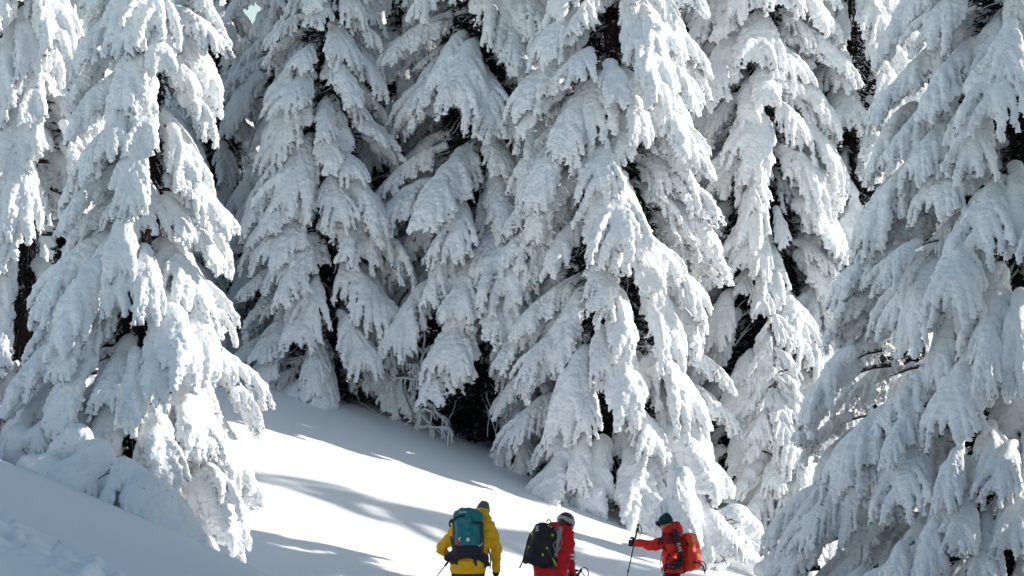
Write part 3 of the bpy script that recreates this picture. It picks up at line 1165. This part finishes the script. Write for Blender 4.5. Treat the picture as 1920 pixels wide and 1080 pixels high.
HR2 = rotm(24, 12, -25)
rroot, rP, rL, rup, rfwd, rj, rg, rX = person(
    33.0, 1035, 'skier in a red jacket and a black helmet with the black backpack',
    dict(hipL=(1017, 1070, .0), hipR=(1046, 1070, .0), shL=(1016, 1008, .14), shR=(1063, 1014, .12),
         elL=(1000, 1046, .22), elR=(1069, 1048, .10), wrL=(1012, 1060, .38), wrR=(1074, 1081, .22),
         head=(1060, 982, .22), neck=(1050, 999, .16), hem=(1034, 1090, .0),
         footL=V(-.20, .25, 0), footR=V(.06, .0, 0), fwd=V(0, 1, 0),
         hdL=V(.1, .8, -.1), hdR=V(.25, .7, -.1), thL=V(0, .2, 1), thR=V(-.1, .2, 1)),
    HR2, dict(jacket=M_RED, legs=M_RED), hood_r, (True, True))
hc = rP['head']
F = Field(hc - V(.24, .24, .2), hc + V(.24, .24, .25), .007)
F.ell(hc + HR2 @ V(0, -.01, .03), (.122, .142, .128), .01, HR2)
F.cap(hc + HR2 @ V(0, -.12, -.03), hc + HR2 @ V(0, -.10, -.06), .05, .05, .04)
F.box(hc + HR2 @ V(0, .06, -.13), (.2, .2, .10), .02, .02, HR2, cut=True)
for x in (-.05, 0, .05):
    F.cap(hc + HR2 @ V(x, -.06, .16), hc + HR2 @ V(x, .05, .165), .010, .010, .006, cut=True)
helmet = link('helmet', F.mesh('helmet', [M_HELM]), rroot)
F = Field(hc - V(.24, .24, .2), hc + V(.24, .24, .25), .006)
F.ell(hc + HR2 @ V(0, -.01, .03), (.128, .148, .134), .0, HR2)
F.ell(hc + HR2 @ V(0, -.01, .03), (.119, .139, .140), .0, HR2, cut=True)
F.box(hc + HR2 @ V(0, 0, .175), (.25, .25, .105), .01, .0, HR2, cut=True)
F.box(hc + HR2 @ V(0, 0, -.125), (.25, .25, .13), .01, .0, HR2, cut=True)
link('goggle_band', F.mesh('goggle_band', [M_VISOR]), helmet)
F = Field(hc - V(.24, .24, .2), hc + V(.24, .24, .25), .007)
F.box(hc + HR2 @ V(0, .115, .0), (.085, .035, .045), .03, .01, HR2)
link('goggles', F.mesh('goggles', [M_GLOSS]), rroot)
# white stripes round the right sleeve
a, b = rP['elR'], rP['wrR']
sh = rP['shR']
for py in (1041.5, 1049.0):
    q = rL(1071, py, .10)
    S = Soup()
    dv = (rP['elR'] - sh).normalized()
    q = sh + (rP['elR'] - sh) * min(1.0, (sh.z - q.z) / (sh.z - rP['elR'].z))
    S.tube([q - dv * .016, q - dv * .015, q + dv * .015, q + dv * .016], [.06, .087, .086, .06], 22)
    link('sleeve_stripe', S.mesh('sleeve_stripe', [M_WHT]), rroot)
wr_ = Vector((rX, 33.0, rg))
R = rotm(14, 12, 0)
c = rL(1020, 1019, -.03)
p2 = pack_frame('backpack', 'black backpack with lime buckles on the back of the skier in red', 'backpack', wr_ + c, R)
F = Field((-.36, -.28, -.45), (.36, .28, .45), .0085)
F.box((-.012, 0, -.01), (.188, .115, .285), .11, .02, taper=.12)
F.box((-.02, -.08, -.04), (.15, .06, .20), .05, .04, taper=.10)
F.ell((.0, -.0, -.22), (.21, .125, .10), .06)
F.lumps(rng, .13, .016, 1, 1, False)
F.lumps(rng, .05, .010, 1, 1, False)
F.cap((-.15, -.16, .17), (.14, -.16, .18), .010, .010, .012, cut=True)
F.cap((-.17, -.16, -.17), (.17, -.16, -.16), .010, .010, .012, cut=True)
link('pack_body', F.mesh('pack_body', [M_BLK]), p2)
F = Field((.05, -.25, -.32), (.36, .28, .36), .008)
F.box((.175, .02, .05), (.034, .095, .21), .028, .01)
F.lumps(rng, .035, .012)
link('side_mesh', F.mesh('side_mesh', [M_SILV]), p2)
F = Field((-.36, -.26, -.50), (.36, .30, .0), .0095)
F.cap((-.14, .02, -.24), (-.20, .12, -.27), .055, .040, .05)
F.cap((.10, -.02, -.24), (.22, .06, -.34), .055, .045, .05)
F.lumps(rng, .05, .008)
link('hip_belt', F.mesh('hip_belt', [M_CHAR]), p2)


def pack_local(Lf, px, py, dy, c, R):
    return R.transposed() @ (Lf(px, py, dy) - c)


for px, py, s in ((997, 1000, 1), (991, 1025, .9), (1036, 1003, 1.3), (1025, 1028, 1.2), (1017, 1041, 1.4), (1029, 985, .9), (1034, 987, .8)):
    q = pack_local(rL, px, py, -.15, c, R)
    S = Soup()
    q.y = -.155 if abs(q.x) < .12 else -.10
    s *= .72
    S.box(q, (.016 * s, .010, .010 * s), Euler((0, rng.uniform(-.6, .6), 0)).to_matrix())
    S.box(q + V(.008, -.004, -.012 * s), (.007 * s, .009, .012 * s))
    link('buckle', S.mesh('buckle', [M_LIME], False), p2)
lg = pack_local(rL, 1007.5, 990.5, -.15, c, R)
S = Soup()
lt = [V(.016, 0, .026), V(.004, 0, .032), V(-.012, 0, .022), V(-.013, 0, .006), V(.012, 0, -.006), V(.013, 0, -.020), V(-.002, 0, -.030), V(-.016, 0, -.026)]
S.tube([V(lg.x, -.125, lg.z) + p * 1.0 for p in lt], .0065, 6, smooth=3)
S.tube([V(lg.x - .016, -.125, lg.z + .0), V(lg.x - .014, -.125, lg.z + .018)], .005, 5)
S.tube([V(lg.x + .016, -.125, lg.z - .0), V(lg.x + .014, -.125, lg.z - .018)], .005, 5)
link('round_s_emblem', S.mesh('round_s_emblem', [M_WHT]), p2)
strap(p2, [V(-.21, .02, .10), V(-.225, -.03, .0), V(-.23, -.03, -.14), V(-.235, -.02, -.28), V(-.26, -.02, -.40)], .010, M_BLK)
strap(p2, [V(.06, -.155, -.06), V(.11, -.16, -.16), V(.16, -.13, -.24), V(.21, -.10, -.33)], .016, M_CHAR)
strap(p2, [V(.15, -.15, -.19), V(.19, -.13, -.24), V(.22, -.12, -.28)], .010, M_LIME)
strap(p2, [V(.13, -.10, .26), V(.20, -.06, .17), V(.235, -.05, .02), V(.20, -.12, -.10)], .006, M_SILV, 'cord')
strap(p2, [V(.10, -.14, .22), V(.17, -.12, .10), V(.12, -.15, -.01), V(.20, -.10, -.12)], .006, M_SILV, 'cord')
strap(p2, [V(.14, .15, .26), V(.18, .20, .12), V(.20, .19, -.06), V(.18, .1, -.2)], .018, M_BLK, 'shoulder_strap')
strap(p2, [V(-.14, .15, .26), V(-.18, .20, .12), V(-.20, .19, -.06), V(-.18, .1, -.2)], .018, M_BLK, 'shoulder_strap')
strap(p2, [V(-.03, -.04, .29), V(0, -.05, .33), V(.04, -.04, .29)], .008, M_BLK, 'haul_loop')
grip_w = wr_ + rP['wrR'] + V(.02, .085, .02)
top = wr_ + rL(1091, 1067, .30)
dirp = (top - grip_w)
if dirp.z < .05:
    dirp.z = .05
dirp = dirp.normalized()
top = grip_w + dirp * .12
dirp2 = (dirp + V(0, 0, .9)).normalized()
tip = top - dirp2 * 1.1
ski_pole(None, top, V(tip.x, tip.y, ground_z(tip.x, tip.y) - .02), 'ski pole with a black strap beside the hip of the skier in red', M_METAL, M_BLK,
         [(0, 0, 0), (.03, -.01, .03), (.08, -.02, .01), (.10, -.02, -.07), (.06, -.01, -.10), (.0, 0, -.03)])

# ======== skier in orange red
def hood_o(F, P, L, up, fwd):
    F.cap(L(1256, 990, .04), L(1268, 989, .06), .085, .080, .05)
    F.cap(L(1250, 999, .0), L(1270, 998, .05), .07, .08, .05)


HR3 = rotm(16, 0, 62)
oroot, oP, oL, oup, ofwd, oj, og, oX = person(
    35.2, 1262, 'skier in an orange red jacket and teal beanie, one arm reaching out to the pole',
    dict(hipL=(1262, 1072, -.10), hipR=(1268, 1071, .10), shL=(1256, 1012, -.14), shR=(1264, 1009, .18),
         elL=(1225, 1023, -.10), elR=(1254, 1040, .34), wrL=(1193, 1019, .0), wrR=(1258, 1062, .40),
         head=(1248, 983, .05), neck=(1258, 1000, .04), hem=(1264, 1071, .0),
         footL=V(.10, -.12, 0), footR=V(-.22, .14, 0), fwd=V(-.88, .47, 0),
         hdL=V(-1, .2, .05), hdR=V(-.8, .3, -.3), thL=V(0, .2, 1), thR=V(0, .2, 1)),
    HR3, dict(jacket=M_ORR, legs=M_BLK), hood_o, (True, True))
# maroon yoke across the shoulder: material on the jacket faces that lie there
pts = np.empty(len(oj.polygons) * 3, np.float32)
oj.polygons.foreach_get('center', pts)
pts = pts.reshape(-1, 3)
y0, y1 = oL(1232, 1018, 0), oL(1272, 998, 0)
sel = (pts[:, 0] > y0.x) & (pts[:, 0] < y1.x) & (pts[:, 2] > y0.z - .01 + (pts[:, 0] - y0.x) * .12) & (pts[:, 2] < y1.z + .01) & (pts[:, 1] < .1)
oj.materials[1] = M_MAR
oj.polygons.foreach_set('material_index', sel.astype(np.int32))
b = beanie(oroot, oP['head'] + V(0, 0, .004), HR3, M_TEALK)
hc = oP['head']
F = Field(hc - V(.24, .24, .2), hc + V(.24, .24, .25), .006)
F.box(hc + HR3 @ V(0, .10, .042), (.082, .030, .034), .026, .01, HR3)
link('goggles', F.mesh('goggles', [M_GLOSS]), oroot)
F = Field(hc - V(.24, .24, .2), hc + V(.24, .24, .25), .006)
F.ell(hc + HR3 @ V(0, -.006, .038), (.098, .116, .100), .0, HR3)
F.box(hc + HR3 @ V(0, 0, .155), (.25, .25, .10), .005, .0, HR3, cut=True)
F.box(hc + HR3 @ V(0, 0, -.078), (.25, .25, .10), .005, .0, HR3, cut=True)
link('goggle_strap', F.mesh('goggle_strap', [M_BLK]), oroot)
S = Soup()
for x in (-.031, .031):
    q = hc + HR3 @ V(x, .082, .004)
    S.box(q, (.028, .012, .018), HR3)
link('sunglasses', S.mesh('sunglasses', [M_GLOSS]), oroot)
wo = Vector((oX, 35.2, og))
R = rotm(8, 0, 62)
c = oL(1293, 1035, .02)
p3 = pack_frame('backpack', 'bright orange backpack on the back of the skier with the teal beanie', 'backpack', wo + c, R)
F = Field((-.30, -.28, -.42), (.30, .28, .42), .0085)
F.box((0, 0, .0), (.165, .115, .275), .085, .02, taper=.04)
F.box((0, -.07, -.05), (.13, .06, .19), .05, .04)
F.lumps(rng, .13, .016, 1, 1, False)
F.lumps(rng, .05, .009, 1, 1, False)
F.cap((-.175, -.03, .21), (-.175, -.02, .02), .010, .010, .010, cut=True)
me3 = F.mesh('pack_body', [M_ORG_LIT, M_ORG_SHADE])
pts = np.empty(len(me3.polygons) * 3, np.float32)
me3.polygons.foreach_get('center', pts)
pts = pts.reshape(-1, 3)
me3.polygons.foreach_set('material_index', (pts[:, 1] > -.045).astype(np.int32))  # sun and shade put into the colour: outer face lit, the rest shaded
link('pack_body', me3, p3)
F = Field((-.36, -.2, -.45), (.36, .35, .0), .0095)
F.cap((-.14, .08, -.24), (-.19, .22, -.25), .055, .040, .04)
F.cap((.14, .08, -.24), (.19, .22, -.25), .055, .040, .04)
link('hip_belt', F.mesh('hip_belt', [M_BLK]), p3)
def p3l(px, py, dy):
    return R.transposed() @ (oL(px, py, dy) - c)


strap(p3, [p3l(1264, 994, -.10), p3l(1267, 999, -.22), p3l(1271, 1014, -.265), p3l(1275, 1032, -.265), p3l(1279, 1050, -.22)], .036, M_BLK, 'shoulder_strap')
strap(p3, [p3l(1251, 1060, -.17), p3l(1262, 1057, -.24), p3l(1272, 1054, -.26), p3l(1281, 1053, -.22)], .038, M_BLK, 'hip_belt')
q = p3l(1273.5, 1026, -.306)
link('lettering', text_mesh('RAS', .075, M_WHT), p3, q,
     (R.transposed() @ Euler((0, math.radians(76), 0)).to_matrix() @ Euler((math.radians(90), 0, 0)).to_matrix()).to_quaternion())
S = Soup()
S.tube([V(-.17, -.05, .15), V(-.185, -.06, .13), V(-.17, -.07, .10)], [.012, .022, .012], 8)
link('buckle', S.mesh('buckle', [M_BLK]), p3)
strap(p3, [V(-.16, .03, .25), V(-.17, .0, .285), V(-.13, -.03, .29), V(-.08, -.02, .285)], .008, M_WHT, 'cord')
strap(p3, [V(-.14, .10, .27), V(-.19, .06, .25), V(-.20, .02, .22)], .009, M_BLK)
strap(p3, [V(-.15, -.10, -.14), V(-.12, -.19, -.17), V(-.06, -.21, -.22), V(-.05, -.22, -.30)], .011, M_BLK)
strap(p3, [V(-.10, -.16, -.13), V(-.05, -.23, -.17), V(-.03, -.24, -.25), V(-.05, -.21, -.33)], .008, M_BLK)
strap(p3, [V(.14, .15, .24), V(.17, .22, .06), V(.15, .12, -.2)], .02, M_BLK, 'shoulder_strap')
strap(oroot, [oL(1243, 1024, -.20), oL(1254, 1040, -.22), oL(1268, 1050, -.20)], .013, M_BLK, 'chest_strap')
strap(oroot, [oL(1254, 1038, -.23), oL(1250, 1052, -.22), oL(1246, 1071, -.20)], .012, M_BLK, 'chest_strap')
strap(oroot, [oL(1241, 1040, -.12), oL(1239, 1052, -.16), oL(1240, 1066, -.18), oL(1243, 1076, -.16), oL(1247, 1072, -.16)], .006, M_CHAR, 'hose')
hw = wo + oP['wrL'] + V(-.07, .02, -.02)
ptop = wo + oL(1197, 983, .0)
pbot = wo + oL(1175, 1080, .0)
dv = (pbot - ptop).normalized()
tip = ptop + dv * 1.35
tip.z = ground_z(tip.x, tip.y)
sp = ski_pole(None, ptop, tip, 'black pole with lime top held out at arm length by the skier in orange red', M_BLK, M_BLK,
              [(0, 0, 0), (.03, -.01, -.02), (.045, -.01, -.09), (.03, -.01, -.15), (.005, 0, -.12), (0, 0, -.05)])
S = Soup()
a = ptop - tip
S.tube([a - a.normalized() * .05, a + a.normalized() * .012], [.020, .016], 10)
link('grip_cap', S.mesh('grip_cap', [M_LIME]), sp)
# ---------------------------------------------------------------- buried bushes, sapling, dead wood
def mound(label, D, prims, k=.10, seed=0, rough=(.8, 1.0), holes=(), boughs=1):
    """prims: (px, py, r px, dy, [px2, py2, r2, dy2]) -> smooth snow load over a bush"""
    px0 = sum(p[0] for p in prims) / len(prims)
    X0 = (px0 - 960) * PX * D
    g = ground_z(X0, D) - .05

    def L(px, py, dy):
        DD = D + dy
        return V((px - 960) * PX * DD - X0, dy, (540 - py) * PX * DD - g)
    C, Rr = [], []
    for p in prims:
        C.append(L(p[0], p[1], p[3]))
        Rr.append(p[2] * PX * D)
        if len(p) > 4:
            C.append(L(p[4], p[5], p[7]))
            Rr.append(p[6] * PX * D)
    m = max(Rr) * 1.2 + .12
    lo = [min(c[i] for c in C) - m for i in range(3)]
    hi = [max(c[i] for c in C) + m for i in range(3)]
    h = .018 if D < 33 else .022
    F = Field(lo, hi, h)
    for p in prims:
        a = L(p[0], p[1], p[3])
        r = p[2] * PX * D
        if len(p) > 4:
            F.cap(a, L(p[4], p[5], p[7]), r, p[6] * PX * D, k)
        else:
            F.ell(a, (r, r * .9, r), k)
    rg = np.random.default_rng(seed)
    F.lumps(rg, .50, .06, 1, 1, False)
    F.lumps(rg, .20, .035, 1, 1, False)
    F.lumps(rg, .065, .020, .3, 1.0)
    F.lumps(rg, .036, .014, .2, 1.0)
    for hx, hy, hr, hdy in holes:
        a = L(hx, hy, hdy)
        r = hr * PX * D
        F.ell(a, (r, r * 1.6, r * .9), .05, cut=True)
    root = link('snow_covered_bush', None, loc=(X0, D, g), label=label, category='bush',
                group='bushes buried in snow under the firs')
    link('snow_load', F.mesh('snow_load', [M_SNOW]), root)
    S = Soup()
    rr = random.Random(seed)
    for hx, hy, hr, hdy in (holes or ((px0, prims[0][1] + 30, 12, 0),)):
        a = L(hx, hy, hdy)
        for i in range(9):
            b = a + V(rr.uniform(-.15, .15), rr.uniform(.05, .2), rr.uniform(-.12, .12))
            e = b + V(rr.uniform(-.2, .2), rr.uniform(-.18, .05), rr.uniform(-.15, .05))
            S.tube([b, (b + e) / 2 + V(0, 0, .02), e], [.012, .009, .004], 5)
    S.tube([V(0, .1, 0), V(0, .1, .5)], [.03, .02], 6)
    link('twigs', S.mesh('twigs', [M_BARK]), root)
    # bent-over snowy branches lying against the hump
    for p in prims:
        for _ in range(boughs):
            a = rr.uniform(-2.7, -.3)
            r = p[2] * PX * D
            q = L(p[0], p[1], p[3]) + V(math.cos(a) * r * .45, math.sin(a) * r * .45, r * rr.uniform(.0, .55))
            b = rr.choice([q_ for q_ in LIB[rr.choice(('hand', 'fan', 'pillow'))] if q_['both']])
            s = rr.uniform(.8, 1.25) * r / .45
            link('snowy_bough', b['both'], root, q, Euler((0, rr.uniform(.05, .3), a)), (s, s, s))
    return root


mound('smooth snow hump with a round hole below the bright fir', 41.0,
      [(1382, 978, 34, .1), (1350, 985, 24, .0), (1410, 995, 24, .1), (1385, 1010, 34, .1), (1420, 1030, 30, .1), (1375, 1040, 34, 0, 1415, 1062, 18, -.3)],
      .16, 3, (.5, .3), boughs=0, holes=((1368, 982, 15, -.34),))
mound('drooping snow-loaded bush right behind the orange backpack', 40.4,
      [(1330, 985, 26, 0, 1322, 1040, 34, 0), (1350, 1010, 28, 0, 1345, 1045, 25, 0), (1310, 975, 18, .1, 1305, 1030, 22, .1)], .08, 4, (1, 1.0), holes=((1343, 1050, 9, -.3),))
mound('slim snow-loaded bush beneath the right side of the central fir', 40.0,
      [(1275, 900, 22, .1, 1282, 970, 30, 0), (1262, 945, 20, 0, 1256, 1000, 26, -.1), (1290, 960, 24, .1, 1296, 1020, 24, .1)], .08, 5, (1, .9))
mound('low snow mound at the foot of the wide right fir', 38.5,
      [(1455, 1058, 22, 0, 1490, 1068, 30, .2), (1430, 1068, 16, 0, 1470, 1090, 40, 0)], .12, 6, (.5, .8))
mound('tall rounded snow hump under the left fir with a sunlit crest', 26.3,
      [(182, 850, 32, 0, 165, 930, 50, 0), (150, 900, 42, 0, 110, 930, 40, .0), (195, 890, 30, -.1, 225, 945, 40, -.1), (120, 850, 26, .3, 150, 830, 30, .3), (90, 880, 32, .1, 60, 880, 28, .3)],
      .14, 7, (.7, .8), holes=((222, 892, 12, -.36),))
mound('long snow-covered bank bush running down right from the left fir', 26.0,
      [(240, 890, 34, .0, 300, 960, 44, 0), (300, 950, 42, 0, 350, 1010, 36, 0), (340, 990, 34, 0, 385, 1050, 26, 0), (265, 930, 40, -.2, 320, 1010, 40, -.2)],
      .12, 8, (.8, .9))
mound('small snow-capped bush with a dark hollow at the left edge', 27.2,
      [(75, 810, 24, 0, 95, 860, 26, 0), (35, 820, 26, .1, 20, 850, 30, .1), (120, 800, 20, .3, 150, 790, 24, .4)], .08, 9, (1, 1), holes=((60, 850, 16, -.2),))

# ---- dead, rime-covered sapling in the dark gap
def dead_sapling(px, D, ytop, label, lean, branches, r0, seed):
    rr = random.Random(seed)
    X0 = (px - 960) * PX * D
    g = ground_z(X0, D) - .1
    H = (540 - ytop) * PX * D - g
    root = link('dead_sapling', None, loc=(X0, D, g), label=label, category='dead tree', group='dead saplings coated in rime')
    S = Soup()
    n = 16
    tp = [V(lean * (i / n) + rr.uniform(-.035, .035), rr.uniform(-.03, .03), H * i / n) for i in range(n + 1)]
    S.tube(tp, [r0 * (1 - .75 * i / n) for i in range(n + 1)], 8)
    link('trunk', S.mesh('trunk', [M_RIME]), root)
    for i in range(branches):
        t = rr.choice((rr.uniform(.05, .45), rr.uniform(.5, .9)))
        p = V(lean * t, 0, H * t)
        a = rr.choice((rr.uniform(-1.0, .6), math.pi + rr.uniform(-.6, 1.0)))
        l = rr.uniform(.3, 1.1) * (1.15 - t)
        e = rr.uniform(-.6, .7)
        S = Soup()
        q = [p]
        for k_ in range(6):
            e -= rr.uniform(-.25, .5)
            q.append(q[-1] + V(math.cos(a) * math.cos(e), math.sin(a) * math.cos(e) * .6 - .1, math.sin(e)) * l / 6)
        S.tube(q, [.034 - .0025 * j for j in range(7)], 6)
        for j in range(2, 7):
            for _ in range(2):
                a2 = a + rr.choice((-1, 1)) * rr.uniform(.5, 1.1)
                e2 = rr.uniform(-1.2, .1)
                l2 = l * rr.uniform(.2, .45)
                w_ = [q[j] + V(math.cos(a2) * math.cos(e2 - .2 * m_), math.sin(a2) * .5, math.sin(e2 - .2 * m_)) * l2 * m_ / 3 for m_ in range(4)]
                S.tube(w_, [.022, .020, .017, .012], 5)
        link('branch', S.mesh('branch', [M_RIME]), root)


dead_sapling(783, 44.6, 595, 'rime-white dead sapling with forked bare branches in the dark gap', .16, 18, .055, 2)
dead_sapling(528, 45.0, 425, 'thin leaning rime-coated dead stem left of the low shaded fir', .35, 9, .045, 5)
